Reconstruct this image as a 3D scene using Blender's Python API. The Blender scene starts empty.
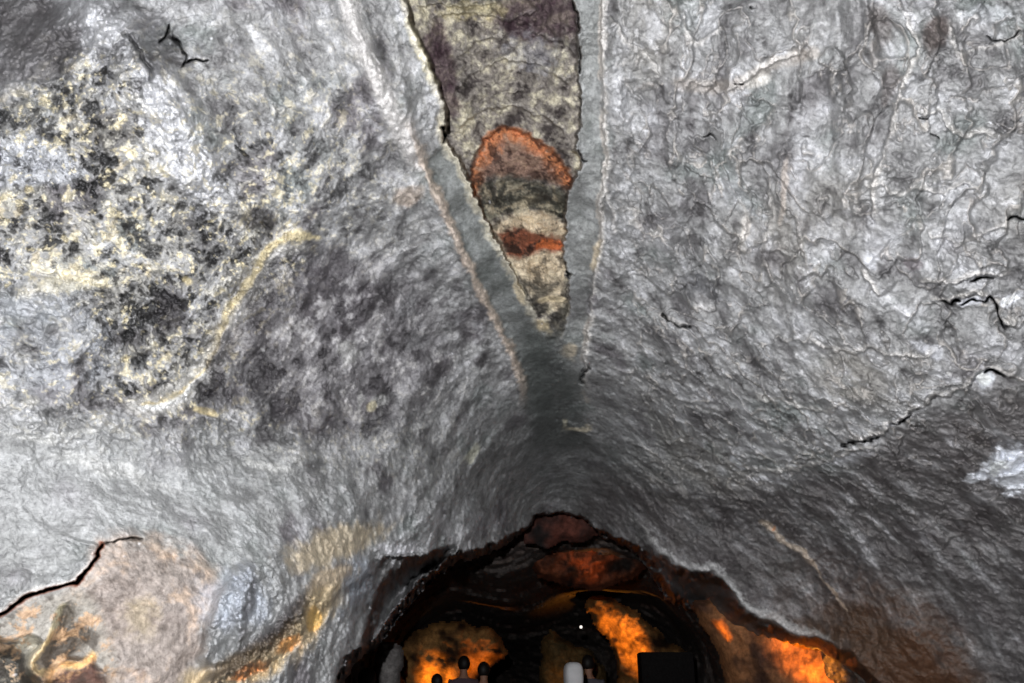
import bpy, bmesh, math, random
import numpy as np

C = bpy.context.scene.collection
rng = np.random.RandomState(7)

# ---------------------------------------------------------------- camera
F = 812.0
PITCH = math.radians(22.3)
CAM = np.array([0.0, 0.0, 1.5])
FW = np.array([0.0, math.cos(PITCH), math.sin(PITCH)])
RT = np.array([1.0, 0.0, 0.0])
UP = np.array([0.0, -math.sin(PITCH), math.cos(PITCH)])


def at(px, py, d):
    """point of the cave seen at photo position (px, py) at depth d metres"""
    px = np.asarray(px, float); py = np.asarray(py, float); d = np.asarray(d, float)
    a = (px - 512.0) / F * d
    b = -(py - 341.5) / F * d
    return CAM + a[..., None] * RT + b[..., None] * UP + d[..., None] * FW


cd = bpy.data.cameras.new('camera')
cd.sensor_width = 36.0
cd.lens = F / 1024 * 36.0
cd.clip_start = 0.02
co = bpy.data.objects.new('camera', cd)
co.location = CAM
co.rotation_euler = (math.pi / 2 + PITCH, 0, 0)
C.objects.link(co)
bpy.context.scene.camera = co

# ---------------------------------------------------------------- noise
PERM = rng.permutation(256).astype(np.int32)
PERM = np.concatenate([PERM, PERM, PERM])
G = rng.normal(size=(256, 3)).astype(np.float32)
G /= np.linalg.norm(G, axis=1)[:, None]


def perlin(P, scale, seed=0):
    q = (P / scale).astype(np.float32) + np.float32(seed * 17.37 + 31.0)
    i = np.floor(q).astype(np.int32)
    f = q - i
    i &= 255
    u = f * f * f * (f * (f * 6 - 15) + 10)
    out = 0
    for dx in (0, 1):
        wx = u[:, 0] if dx else 1 - u[:, 0]
        ix = PERM[i[:, 0] + dx]
        for dy in (0, 1):
            wy = u[:, 1] if dy else 1 - u[:, 1]
            iy = PERM[ix + i[:, 1] + dy]
            for dz in (0, 1):
                wz = u[:, 2] if dz else 1 - u[:, 2]
                g = G[PERM[iy + i[:, 2] + dz]]
                out = out + wx * wy * wz * (g[:, 0] * (f[:, 0] - dx) + g[:, 1] * (f[:, 1] - dy) + g[:, 2] * (f[:, 2] - dz))
    return out * 1.6


def fbm(P, scale, octv=4, seed=0, gain=0.5, ridged=False):
    s = 0; a = 1.0; t = 0
    for k in range(octv):
        n = perlin(P, scale / 2 ** k, seed + k * 3)
        if ridged:
            n = 1 - 2.2 * np.abs(n)
        s = s + a * n; t += a; a *= gain
    return s / t


def sstep(a, b, x):
    t = np.clip((x - a) / (b - a), 0, 1)
    return t * t * (3 - 2 * t)


# ---------------------------------------------------------------- outlines
def dline(X, Y, poly):
    """distance to a polyline, side (+ = right-hand side walking along it, y down), fraction along"""
    best = np.full(X.shape, 1e9, np.float32); side = np.zeros_like(best); tt = np.zeros_like(best)
    L = [0]
    for a, b in zip(poly[:-1], poly[1:]):
        L.append(L[-1] + math.hypot(b[0] - a[0], b[1] - a[1]))
    for k, (a, b) in enumerate(zip(poly[:-1], poly[1:])):
        ex, ey = b[0] - a[0], b[1] - a[1]
        l2 = ex * ex + ey * ey
        t = np.clip(((X - a[0]) * ex + (Y - a[1]) * ey) / l2, 0, 1)
        dx, dy = X - a[0] - t * ex, Y - a[1] - t * ey
        d = np.sqrt(dx * dx + dy * dy)
        m = d < best
        best = np.where(m, d, best)
        side = np.where(m, ex * dy - ey * dx, side)
        tt = np.where(m, (L[k] + t * math.sqrt(l2)) / L[-1], tt)
    return best, np.sign(side), tt


def inside(X, Y, poly):
    r = np.zeros(X.shape, bool)
    n = len(poly)
    for k in range(n):
        x1, y1 = poly[k]; x2, y2 = poly[(k + 1) % n]
        if y1 == y2:
            continue
        c = ((y1 > Y) != (y2 > Y)) & (X < (x2 - x1) * (Y - y1) / (y2 - y1) + x1)
        r ^= c
    return r


def sdf(X, Y, poly):
    """positive inside"""
    d, _, _ = dline(X, Y, list(poly) + [poly[0]])
    return np.where(inside(X, Y, poly), d, -d)


def blob(X, Y, cx, cy, rx, ry, ang=0):
    c, s = math.cos(math.radians(ang)), math.sin(math.radians(ang))
    u = ((X - cx) * c + (Y - cy) * s) / rx
    v = (-(X - cx) * s + (Y - cy) * c) / ry
    return np.exp(-(u * u + v * v))


def rbf(pts):
    p = np.array([(a, b) for a, b, _ in pts], float) / 500.0
    w = 1.0 / np.array([c for _, _, c in pts], float)
    n = len(p)

    def ker(r2):
        return 0.5 * r2 * np.log(r2 + 1e-12)
    K = ker(((p[:, None] - p[None]) ** 2).sum(-1)) + np.eye(n) * 2e-3
    Q = np.hstack([np.ones((n, 1)), p])
    A = np.block([[K, Q], [Q.T, np.zeros((3, 3))]])
    sol = np.linalg.solve(A, np.concatenate([w, np.zeros(3)]))

    def f(X, Y):
        x = np.asarray(X, float) / 500; y = np.asarray(Y, float) / 500
        o = sol[n] + sol[n + 1] * x + sol[n + 2] * y
        for k in range(n):
            o = o + sol[k] * ker((x - p[k, 0]) ** 2 + (y - p[k, 1]) ** 2)
        return 1.0 / np.clip(o, 0.03, 0.8)
    return f


def lin(c):
    c = np.asarray(c, float) / 255.0
    return np.where(c <= 0.04045, c / 12.92, ((c + 0.055) / 1.055) ** 2.4)


def axis(lo, a, b, hi, st=1.0, g=1.06):
    m = list(np.arange(a, b + 0.01, st))
    l = []; s = st * g; x = a
    while x > lo:
        x -= s; l.append(x); s = min(s * g, 12)
    r = []; s = st * g; x = b
    while x < hi:
        x += s; r.append(x); s = min(s * g, 12)
    return np.array(l[::-1] + m + r)


# ---------------------------------------------------------------- materials
def rock_mat(name, rough=0.62, spec=0.35, grain=1.0, bump=0.5, tint=None):
    m = bpy.data.materials.new(name); m.use_nodes = True
    nt = m.node_tree; N = nt.nodes; L = nt.links
    b = N['Principled BSDF']
    tc = N.new('ShaderNodeTexCoord')
    n1 = N.new('ShaderNodeTexNoise'); n1.inputs['Scale'].default_value = 38 * grain
    n1.inputs['Detail'].default_value = 6; n1.inputs['Roughness'].default_value = 0.78
    L.new(tc.outputs['Object'], n1.inputs['Vector'])
    n2 = N.new('ShaderNodeTexNoise'); n2.inputs['Scale'].default_value = 85 * grain
    n2.inputs['Detail'].default_value = 3; n2.inputs['Roughness'].default_value = 0.6
    L.new(tc.outputs['Object'], n2.inputs['Vector'])
    mr = N.new('ShaderNodeMapRange')
    mr.inputs['From Min'].default_value = 0.3; mr.inputs['From Max'].default_value = 0.7
    mr.inputs['To Min'].default_value = 0.5; mr.inputs['To Max'].default_value = 1.5
    L.new(n1.outputs['Fac'], mr.inputs['Value'])
    mx = N.new('ShaderNodeMix'); mx.data_type = 'RGBA'; mx.blend_type = 'MULTIPLY'
    mx.inputs['Factor'].default_value = 1.0
    if tint is None:
        at_ = N.new('ShaderNodeAttribute'); at_.attribute_name = 'mineral'
        L.new(at_.outputs['Color'], mx.inputs['A'])
    else:
        mx.inputs['A'].default_value = (*lin(tint), 1)
    L.new(mr.outputs['Result'], mx.inputs['B'])
    L.new(mx.outputs['Result'], b.inputs['Base Color'])
    b.inputs['Roughness'].default_value = rough
    b.inputs['Specular IOR Level'].default_value = spec
    bp = N.new('ShaderNodeBump'); bp.inputs['Strength'].default_value = bump
    bp.inputs['Distance'].default_value = 0.009
    ad = N.new('ShaderNodeMath'); ad.operation = 'ADD'
    L.new(n1.outputs['Fac'], ad.inputs[0]); L.new(n2.outputs['Fac'], ad.inputs[1])
    L.new(ad.outputs[0], bp.inputs['Height'])
    L.new(bp.outputs['Normal'], b.inputs['Normal'])
    return m


def plain(name, col, rough=0.8, noise=12):
    m = bpy.data.materials.new(name); m.use_nodes = True
    N = m.node_tree.nodes; L = m.node_tree.links
    b = N['Principled BSDF']; b.inputs['Roughness'].default_value = rough
    tc = N.new('ShaderNodeTexCoord'); n = N.new('ShaderNodeTexNoise'); n.inputs['Scale'].default_value = noise
    L.new(tc.outputs['Object'], n.inputs['Vector'])
    r = N.new('ShaderNodeValToRGB'); c = lin(col)
    r.color_ramp.elements[0].color = (*(c * 0.8), 1); r.color_ramp.elements[1].color = (*np.clip(c * 1.15, 0, 1), 1)
    L.new(n.outputs['Fac'], r.inputs['Fac']); L.new(r.outputs['Color'], b.inputs['Base Color'])
    return m


def tag(o, label, cat=None, kind=None, group=None):
    o['label'] = label
    if cat: o['category'] = cat
    if kind: o['kind'] = kind
    if group: o['group'] = group
    return o


def mesh_obj(name, V, Q, mat, col=None, parent=None, smooth=True):
    me = bpy.data.meshes.new(name)
    V = np.asarray(V, np.float32); Q = np.asarray(Q, np.int32)
    me.vertices.add(len(V)); me.vertices.foreach_set('co', V.ravel())
    n = Q.shape[1]
    me.loops.add(Q.size); me.loops.foreach_set('vertex_index', Q.ravel())
    me.polygons.add(len(Q)); me.polygons.foreach_set('loop_start', np.arange(len(Q), dtype=np.int32) * n)
    me.polygons.foreach_set('loop_total', np.full(len(Q), n, np.int32))
    me.polygons.foreach_set('use_smooth', np.full(len(Q), smooth))
    if col is not None:
        at_ = me.attributes.new('mineral', 'FLOAT_COLOR', 'POINT')
        at_.data.foreach_set('color', np.hstack([col, np.ones((len(col), 1))]).astype(np.float32).ravel())
    me.update(calc_edges=True)
    me.materials.append(mat)
    o = bpy.data.objects.new(name, me); C.objects.link(o)
    if parent: o.parent = parent
    return o


def sub_mesh(name, P, col, quads, mat):
    u, inv = np.unique(quads, return_inverse=True)
    return mesh_obj(name, P[u], inv.reshape(quads.shape), mat, None if col is None else col[u])


# ================================================================ NEAR ROCK
near_depth = rbf([
    (0, 0, 3.7), (150, 100, 3.5), (330, 60, 3.75), (410, 0, 3.9), (600, 0, 3.95), (780, 60, 3.6), (1024, 0, 3.4),
    (512, -300, 3.9), (-350, -300, 4.2), (1400, -300, 3.8), (0, 340, 3.35), (-400, 340, 2.6), (150, 330, 3.7),
    (300, 330, 4.35), (400, 280, 4.8), (400, 150, 4.2), (470, 330, 5.2), (620, 250, 4.75), (700, 200, 4.25),
    (850, 200, 3.7), (1024, 300, 3.5), (1420, 340, 2.7), (555, 400, 6.0), (560, 470, 6.8), (545, 515, 7.2),
    (650, 430, 5.9), (760, 400, 4.9), (900, 400, 4.1), (1024, 460, 4.0), (470, 430, 5.6), (360, 440, 4.8),
    (220, 450, 4.05), (60, 450, 3.35), (0, 600, 2.9), (150, 600, 3.1), (250, 600, 3.5), (340, 570, 4.3),
    (330, 660, 4.2), (430, 520, 5.3), (400, 560, 5.1), (650, 520, 6.6), (760, 520, 5.9), (870, 520, 5.2), (1000, 560, 4.7),
    (700, 590, 6.4), (800, 630, 6.0), (900, 640, 5.4), (1024, 683, 5.0), (1420, 700, 3.2), (1024, 990, 4.4),
    (860, 700, 5.6), (-350, 700, 2.3), (0, 990, 2.4), (300, 990, 3.6), (900, 990, 4.8)])

xs = axis(-430, -3, 1027, 1450)
ys = axis(-400, -3, 686, 960)
NX, NY = len(xs), len(ys)
gx, gy = np.meshgrid(xs, ys)
X = gx.ravel().astype(np.float32); Y = gy.ravel().astype(np.float32)
D = near_depth(X, Y)
P0 = at(X, Y, D)

# wavering of every traced line, so that edges are ragged like broken rock
wx = fbm(P0, 0.22, 4, 40) * 7.0; wy = fbm(P0, 0.22, 4, 50) * 7.0
wx2 = fbm(P0, 0.07, 2, 44) * 2.5; wy2 = fbm(P0, 0.07, 2, 54) * 2.5
XW, YW = X + wx + wx2, Y + wy + wy2
wx3 = fbm(P0, 0.035, 2, 47) * 2.2; wy3 = fbm(P0, 0.035, 2, 57) * 2.2
XS, YS = X + 0.4 * wx + wx2 + wx3, Y + 0.4 * wy + wy2 + wy3

OPEN = [(322, 1100), (328, 700), (345, 656), (372, 640), (392, 610), (418, 580), (442, 562), (458, 551), (480, 548), (500, 539),
        (528, 524), (533, 513), (560, 511), (582, 515), (598, 528), (620, 537), (640, 546), (655, 562), (672, 590),
        (700, 613), (725, 619), (745, 627), (770, 638), (800, 642), (825, 651), (845, 666), (862, 700), (900, 1100)]

LLIP = [(380, -420), (392, -60), (404, 0), (412, 28), (428, 62), (440, 92), (446, 118), (444, 138), (458, 160), (470, 186),
        (486, 222), (502, 252), (518, 282), (534, 312), (548, 345), (556, 380)]
RLIP = [(590, -420), (577, -60), (574, 0), (579, 30), (579, 70), (582, 100), (581, 128), (577, 150), (582, 162), (572, 182),
        (567, 205), (566, 230), (562, 258), (569, 280), (570, 310), (562, 340), (559, 380)]
CLEFT = LLIP + RLIP[::-1]

rough_dir = {}


def streak(a, b, da, db, la, lc):
    """noise space stretched along the rock direction seen from a to b"""
    A = at(a[0], a[1], da); B = at(b[0], b[1], db)
    t = (B - A) / np.linalg.norm(B - A)
    k = CAM + np.array([0, 4.0, 1.6]) - CAM
    k = k / np.linalg.norm(k)
    s = np.cross(t, k); s /= np.linalg.norm(s)
    n = np.cross(s, t)
    return np.stack([P0 @ t / la, P0 @ s, P0 @ n], 1)


regs = [  # centre px, streak a->b, depths, weight radius
    ((160, 100), (60, 0), (230, 200), 3.7, 3.7, 200),
    ((380, 80), (350, 0), (410, 170), 3.9, 4.2, 150),
    ((60, 330), (0, 330), (170, 300), 3.4, 3.7, 170),
    ((330, 340), (300, 420), (400, 230), 4.5, 4.8, 150),
    ((100, 480), (0, 470), (300, 500), 3.3, 4.2, 170),
    ((240, 600), (300, 560), (220, 660), 3.9, 3.4, 130),
    ((700, 120), (700, 0), (690, 200), 3.8, 4.2, 160),
    ((800, 200), (790, 60), (740, 330), 3.6, 4.4, 160),
    ((960, 150), (900, 120), (1020, 200), 3.5, 3.5, 150),
    ((900, 340), (830, 300), (1000, 400), 3.9, 3.8, 150),
    ((700, 350), (640, 200), (740, 430), 4.6, 5.2, 150),
    ((900, 560), (800, 470), (960, 683), 5.0, 5.0, 190),
    ((720, 560), (640, 500), (820, 630), 6.4, 5.8, 120),
    ((480, 470), (420, 540), (520, 400), 5.3, 5.8, 120),
]
W = np.stack([blob(X, Y, r[0][0], r[0][1], r[5], r[5]) ** 1.5 for r in regs]) + 1e-6
W /= W.sum(0)
ST1 = 0; ST2 = 0; ST3 = 0
for k, r in enumerate(regs):
    m = W[k] > 0.02
    S = streak(r[1], r[2], r[3], r[4], 3.6, 0)[m]
    w = W[k][m]
    z = np.zeros(len(X)); z[m] = w * fbm(S, 0.11, 3, 60 + k, 0.6); ST1 = ST1 + z
    z = np.zeros(len(X)); z[m] = w * fbm(S, 0.035, 2, 80 + k, 0.6); ST2 = ST2 + z
    z = np.zeros(len(X)); z[m] = w * fbm(S, 0.32, 3, 160 + k, 0.5); ST3 = ST3 + z
nrm = np.sqrt((W ** 2).sum(0))
ccc = 1 - .6 * blob(X, Y, 560, 460, 150, 100)
ST1 = ccc * ST1 / nrm; ST2 = ST2 / nrm; ST3 = ST3 / nrm

big = fbm(P0, 1.1, 3, 1)
med = fbm(P0, 0.36, 4, 5)
rid = fbm(P0, 0.26, 4, 11, 0.55, True)
fine = fbm(P0, 0.075, 4, 15, 0.62)
WV = np.stack([fbm(P0, 0.30, 3, 401), fbm(P0, 0.30, 3, 411), fbm(P0, 0.30, 3, 421)], 1)
WV2 = np.stack([perlin(P0, 0.06, 431), perlin(P0, 0.06, 434), perlin(P0, 0.06, 437)], 1)
PW = P0 + 0.055 * WV + 0.007 * WV2
pit = fbm(PW, 0.05, 3, 19, 0.6)
crust = fbm(PW, 0.16, 5, 23, 0.66)
crumb = fbm(PW, 0.085, 5, 27, 0.74)
sheet = fbm(PW, 0.24, 5, 29, 0.6, True)

# where the rock is smooth: the plates either side of the cleft
LRIDGE = [(398, 60), (412, 130), (424, 162), (436, 192), (452, 225), (470, 268), (492, 315), (512, 352), (522, 380), (527, 415)]
BAND_L = LRIDGE[2:] + [(556, 420), (548, 345), (534, 312), (518, 282), (502, 252), (486, 222), (470, 186), (458, 160), (444, 138)]
RR = [(610, -400), (602, -50), (601, 60), (603, 120), (607, 160), (598, 200), (600, 240), (592, 280), (588, 320), (583, 360), (586, 400)]
BAND_R = RR + [(559, 400), (562, 340), (570, 310), (569, 280), (562, 258), (566, 230), (567, 205), (572, 182), (582, 162), (577, 150),
               (581, 128), (582, 100), (579, 70), (579, 30), (574, 0), (577, -60), (590, -420)]
sbl = sdf(XS, YS, BAND_L); sbr = sdf(XS, YS, BAND_R)
smooth_m = np.maximum(sstep(-4, 8, sbl), 0.6 * sstep(-3, 6, sbr))
low_left = sstep(395, 450, YW - 0.06 * XW) * sstep(420, 250, XW)
smooth_m = np.maximum(smooth_m, 0.55 * low_left)

right_w = sstep(600, 660, X)
flake_region = right_w * sstep(640, 420, Y)


def terrace(f, k):
    q = f * k
    i = np.floor(q)
    fr = q - i
    return (i + sstep(0.80, 1.0, fr) + 0.35 * fr) / k


SF = streak((850, 60), (830, 300), 3.6, 4.0, 1.5, 0)
SF = SF + 0.08 * WV + 0.008 * WV2
fl = fbm(SF, 0.75, 6, 31, 0.50)
fl2 = fbm(SF + 5, 0.42, 6, 37, 0.52)
K1, K2 = 5.0, 3.4
flk = terrace(fl, K1) - fl * 0.9
flk2 = terrace(fl2, K2) - fl2 * 0.9

# displacement, metres away from the eye
H = 0.16 * big - 0.085 * med - 0.035 * rid * (1 - smooth_m) - (0.02 + 0.03 * sstep(5.6, 4.4, D)) * ST3
H -= (0.008 + 0.012 * sstep(5.6, 4.4, D)) * ST1 * (1 - 0.7 * smooth_m)
H -= 0.006 * ST2 * (1 - 0.7 * smooth_m)
H -= 0.005 * fine * (1 - 0.6 * smooth_m)
H += flake_region * (-0.34 * flk - 0.20 * flk2)
H += (1 - right_w) * (1 - smooth_m) * (-0.07 * flk2)
near_w = sstep(6.0, 4.6, D)
zone = 0.35 + 1.1 * sstep(-.25, .45, fbm(PW, 0.5, 3, 441))
zone = zone * (1 - .45 * flake_region)
H -= zone * (0.006 + 0.009 * near_w) * crumb * (1 - 0.6 * smooth_m) + 0.035 * sheet * (1 - smooth_m)

H *= 1 - .6 * blob(X, Y, 560, 455, 130, 80)
# the pock-marked crust on the left
CRZ = [(-40, 118), (40, 92), (75, 60), (130, 60), (135, 120), (160, 165), (185, 215), (260, 215), (300, 245), (270, 300), (235, 345),
       (205, 395), (120, 400), (95, 330), (70, 290), (-60, 290)]
crz = sstep(-22, 14, sdf(XW, YW, CRZ))
H += crz * (0.05 * sstep(0.06, 0.22, -crumb * .9 - crust * .3) - 0.025 * sstep(.10, .26, crumb * .9 + crust * .2))
crz2 = blob(X, Y, 290, 190, 110, 60, 20) * 0.8 + blob(X, Y, 60, 370, 120, 50) * 0.6 + blob(X, Y, 330, 390, 120, 70) * 0.8 + blob(X, Y, 330, 110, 60, 60) * .5
crz2 = np.clip(crz2, 0, 1)
H += crz2 * (0.04 * sstep(0.08, 0.22, -crust * .6 - crumb * .5) - .02 * sstep(.12, .26, crust * .5 + crumb * .6))
H += sstep(0, 60, Y * 0 + 30) * 0


def add_step(poly, h, fall=40, w=1.6, side=1, XX=None, YY=None, ends=0.12):
    """a broken edge: the rock on one side of the line stands out by h and fades back over fall px"""
    global H
    if w < 3 and XX is None:
        STP.append((poly, side, min(1, h / .07)))
    d, s, t = dline(XS if XX is None else XX, YS if YY is None else YY, poly)
    e = sstep(0, ends, t) * sstep(1, 1 - ends, t)
    sd = d * s * side
    wv = w * (1 + 1.2 * np.clip(med + .3, 0, 1)) if w > 3.5 else w
    r = np.exp(-np.clip(sd, 0, None) / fall) * sstep(-wv * (1.6 if w > 3.5 else .2), wv, sd)
    H -= h * r * e * np.clip(.75 + 1.3 * crust, .15, 1.4)


CRK = []


STP = []


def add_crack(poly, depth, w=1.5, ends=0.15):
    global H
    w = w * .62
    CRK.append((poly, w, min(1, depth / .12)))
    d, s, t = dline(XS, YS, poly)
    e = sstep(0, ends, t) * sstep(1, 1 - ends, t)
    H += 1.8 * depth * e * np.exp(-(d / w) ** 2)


def add_ridge(poly, h, w=6, ends=0.1, XX=None, YY=None):
    global H
    d, s, t = dline(XS if XX is None else XX, YS if YY is None else YY, poly)
    e = sstep(0, ends, t) * sstep(1, 1 - ends, t)
    H -= h * e * np.exp(-(d / w) ** 2)


# the cleft: the roof between the two lips lies deeper
sc = sdf(XS, YS, CLEFT)
cl_depth = np.interp(Y, [-400, 0, 100, 140, 230, 295, 328, 380, 420], [0.75, 0.62, 0.6, 0.62, 0.7, 0.26, 0.0, 0.0, 0])
H += cl_depth * sstep(-0.5, 3.0, sc) + cl_depth * 0.3 * sstep(2, 40, sc)
cin = sstep(0, 4, sc) * sstep(350, 315, Y)
H += cin * (-0.03 * fine - 0.05 * crust)
# arched steps inside the cleft
ARCH1 = [(468, 190), (472, 160), (482, 140), (505, 126), (528, 134), (548, 146), (562, 160), (573, 182)]
ARCH2 = [(480, 210), (500, 222), (530, 212), (552, 214), (570, 222)]
ARCH3 = [(490, 232), (520, 225), (548, 236), (572, 250)]
d1, s1, t1 = dline(XS, YS, ARCH1)
in1 = cin * sstep(-1, 3, s1 * d1) * sstep(215, 185, Y)
H += 0.10 * in1
d2, s2, t2 = dline(XS, YS, ARCH2)
H += cin * 0.18 * sstep(0, 5, -s2 * d2) * sstep(185, 200, Y) * sstep(225, 218, Y) * blob(X, Y, 560, 212, 18, 12)
H -= cin * 0.22 * sstep(205, 262, Y) * sstep(330, 290, Y)
for pl in ([(430, 20), (448, 14), (470, 15), (490, 17), (503, 24), (520, 18), (545, 10)],
           [(412, 8), (440, 6), (470, 8), (500, 4)],
           [(452, 95), (470, 75), (500, 60), (540, 66), (575, 90)], [(458, 130), (480, 112), (510, 106), (545, 118), (570, 138)],
           [(455, 60), (480, 40), (520, 34), (560, 42), (578, 60)]):
    add_step(pl, 0.09, 30, 1.8, -1)

# plates beside the cleft
add_ridge(LRIDGE, 0.05, 6)
H -= 0.05 * sstep(-6, 4, -sbl) * np.exp(-np.clip(-sbl, 0, 1e3) / 40) * sstep(130, 170, Y) * (X < 530) * sstep(420, 380, Y)
add_step(RR[1:], 0.07, 45, 2.0, -1)
add_step([(604, 150), (600, 175), (604, 200), (612, 215), (610, 240)], 0.05, 20, 1.5, -1)
add_step([(610, 10), (628, 40), (640, 46), (655, 60), (660, 80)], 0.05, 20, 1.5, 1)

# long flutes running down the walls
for pl, h, w_ in [([(618, -60), (616, 60), (622, 150), (612, 260), (606, 340)], .05, 9), ([(668, -60), (672, 40), (680, 130), (668, 220), (660, 330)], .05, 12),
                  ([(745, -60), (742, 60), (730, 160), (716, 260), (700, 360)], .05, 10), ([(838, -60), (830, 40), (838, 110), (828, 200)], .07, 10),
                  ([(788, 60), (786, 140), (778, 210), (764, 280), (750, 350)], .06, 8), ([(810, 150), (812, 220), (800, 300), (806, 360)], .05, 9),
                  ([(858, -60), (868, 40), (862, 120), (850, 180), (846, 260)], .06, 9), ([(930, 60), (920, 130), (930, 200), (915, 260)], .05, 12),
                  ([(60, -60), (110, 30), (150, 90), (195, 150), (215, 210)], .10, 26), ([(250, -60), (280, 40), (300, 100), (330, 170)], .06, 14),
                  ([(205, -60), (240, 60), (262, 130), (290, 200)], .05, 12), ([(390, 60), (402, 100), (416, 130)], .03, 5),
                  ([(300, -60), (318, 40), (345, 120), (380, 190), (400, 260)], .05, 10), ([(380, 270), (350, 330), (330, 400), (300, 440)], .04, 14),
                  ([(440, 300), (430, 360), (400, 430), (370, 490)], .05, 14), ([(480, 380), (450, 420), (420, 470)], .04, 9),
                  ([(660, 300), (690, 380), (740, 430), (800, 460)], .05, 14), ([(720, 300), (760, 360), (830, 400), (890, 410)], .05, 12),
                  ([(800, 480), (850, 540), (900, 600), (950, 683)], .05, 14), ([(870, 470), (920, 530), (980, 600), (1040, 683)], .05, 14),
                  ([(940, 440), (980, 500), (1040, 560)], .05, 12), ([(680, 520), (740, 560), (790, 600)], .05, 12)]:
    add_ridge(pl, h, w_, .15, XW + 6 * WV[:, 0] / .3, YW)
# flakes and cracks of the right wall
for pl, h, f_, sd_ in [
    ([(684, 8), (690, 30), (698, 40), (715, 30), (725, 24)], .05, 25, 1),
    ([(683, 84), (712, 86), (722, 95), (745, 84), (760, 72), (778, 60), (800, 54), (812, 40)], .06, 25, -1),
    ([(900, 5), (905, 25), (915, 40), (918, 48), (905, 70), (895, 100), (888, 135), (882, 150), (872, 175), (870, 205), (874, 230)], .10, 60, -1),
    ([(950, 20), (955, 40), (960, 50), (975, 46), (1000, 42), (1024, 30)], .05, 25, 1),
    ([(915, 110), (925, 118), (940, 112), (950, 135), (970, 140), (985, 132), (1000, 142)], .06, 30, -1),
    ([(860, 180), (868, 190), (880, 185), (895, 200), (915, 190), (945, 195), (965, 185), (985, 200)], .05, 30, -1),
    ([(858, 270), (864, 278), (872, 290), (880, 300)], .07, 40, -1),
    ([(925, 230), (932, 240), (945, 238), (955, 250), (975, 240), (1000, 230), (1015, 225)], .05, 30, -1),
    ([(915, 283), (935, 283), (955, 285), (968, 278), (985, 275), (1000, 278), (1015, 272)], .07, 35, -1),
    ([(925, 300), (945, 304), (955, 300), (975, 295), (990, 300), (1005, 325), (1012, 328), (1024, 318)], .09, 40, -1),
    ([(838, 446), (850, 440), (862, 442), (872, 436), (884, 436), (892, 424), (905, 420), (912, 410), (925, 408), (935, 396), (948, 400),
      (958, 392), (968, 388), (978, 372), (992, 370), (1008, 378), (1030, 384)], .12, 55, -1),
    ([(720, 462), (745, 470), (775, 474), (800, 470), (830, 462), (860, 450), (885, 452)], .05, 30, -1),
    ([(750, 395), (765, 405), (780, 400), (800, 410), (830, 415), (845, 405)], .05, 25, -1),
    ([(800, 335), (820, 350), (850, 355), (870, 350), (890, 358), (925, 360), (940, 352)], .06, 30, -1),
    ([(740, 195), (750, 210), (745, 240), (750, 260)], .04, 22, 1),
    ([(765, 190), (772, 215), (762, 240), (755, 262)], .05, 22, -1),
    ([(795, 232), (800, 250), (808, 280)], .05, 22, -1),
    ([(655, 315), (668, 322), (675, 328), (690, 326)], .05, 20, -1),
    ([(640, 440), (665, 462), (682, 478), (690, 500)], .03, 30, 1),
]:
    add_step(pl, h, f_, 1.7, sd_)
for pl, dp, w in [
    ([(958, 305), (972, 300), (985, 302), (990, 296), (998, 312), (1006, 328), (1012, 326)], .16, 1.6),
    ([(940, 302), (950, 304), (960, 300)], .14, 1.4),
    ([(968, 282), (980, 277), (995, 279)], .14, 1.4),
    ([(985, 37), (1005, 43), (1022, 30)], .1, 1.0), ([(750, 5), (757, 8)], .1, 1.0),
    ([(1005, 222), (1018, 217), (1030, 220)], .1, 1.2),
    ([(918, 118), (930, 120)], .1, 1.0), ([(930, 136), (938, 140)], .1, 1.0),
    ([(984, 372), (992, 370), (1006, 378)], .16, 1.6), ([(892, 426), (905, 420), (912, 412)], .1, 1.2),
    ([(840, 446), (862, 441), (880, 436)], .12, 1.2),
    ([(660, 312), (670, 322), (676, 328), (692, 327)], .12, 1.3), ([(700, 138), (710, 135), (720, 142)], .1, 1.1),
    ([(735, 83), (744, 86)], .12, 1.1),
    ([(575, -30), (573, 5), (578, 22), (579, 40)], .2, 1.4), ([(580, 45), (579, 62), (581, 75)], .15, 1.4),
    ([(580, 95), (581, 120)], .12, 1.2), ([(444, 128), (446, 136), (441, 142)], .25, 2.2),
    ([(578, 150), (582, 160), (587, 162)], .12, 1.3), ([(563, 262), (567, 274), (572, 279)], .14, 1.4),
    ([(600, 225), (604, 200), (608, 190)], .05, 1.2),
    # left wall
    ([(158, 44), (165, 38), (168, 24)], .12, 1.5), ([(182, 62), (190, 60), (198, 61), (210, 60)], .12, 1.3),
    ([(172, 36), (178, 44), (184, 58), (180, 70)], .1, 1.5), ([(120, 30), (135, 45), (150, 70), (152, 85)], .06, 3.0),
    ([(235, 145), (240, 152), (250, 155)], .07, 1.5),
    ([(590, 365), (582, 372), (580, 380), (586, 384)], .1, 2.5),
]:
    add_crack(pl, dp, w)

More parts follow.
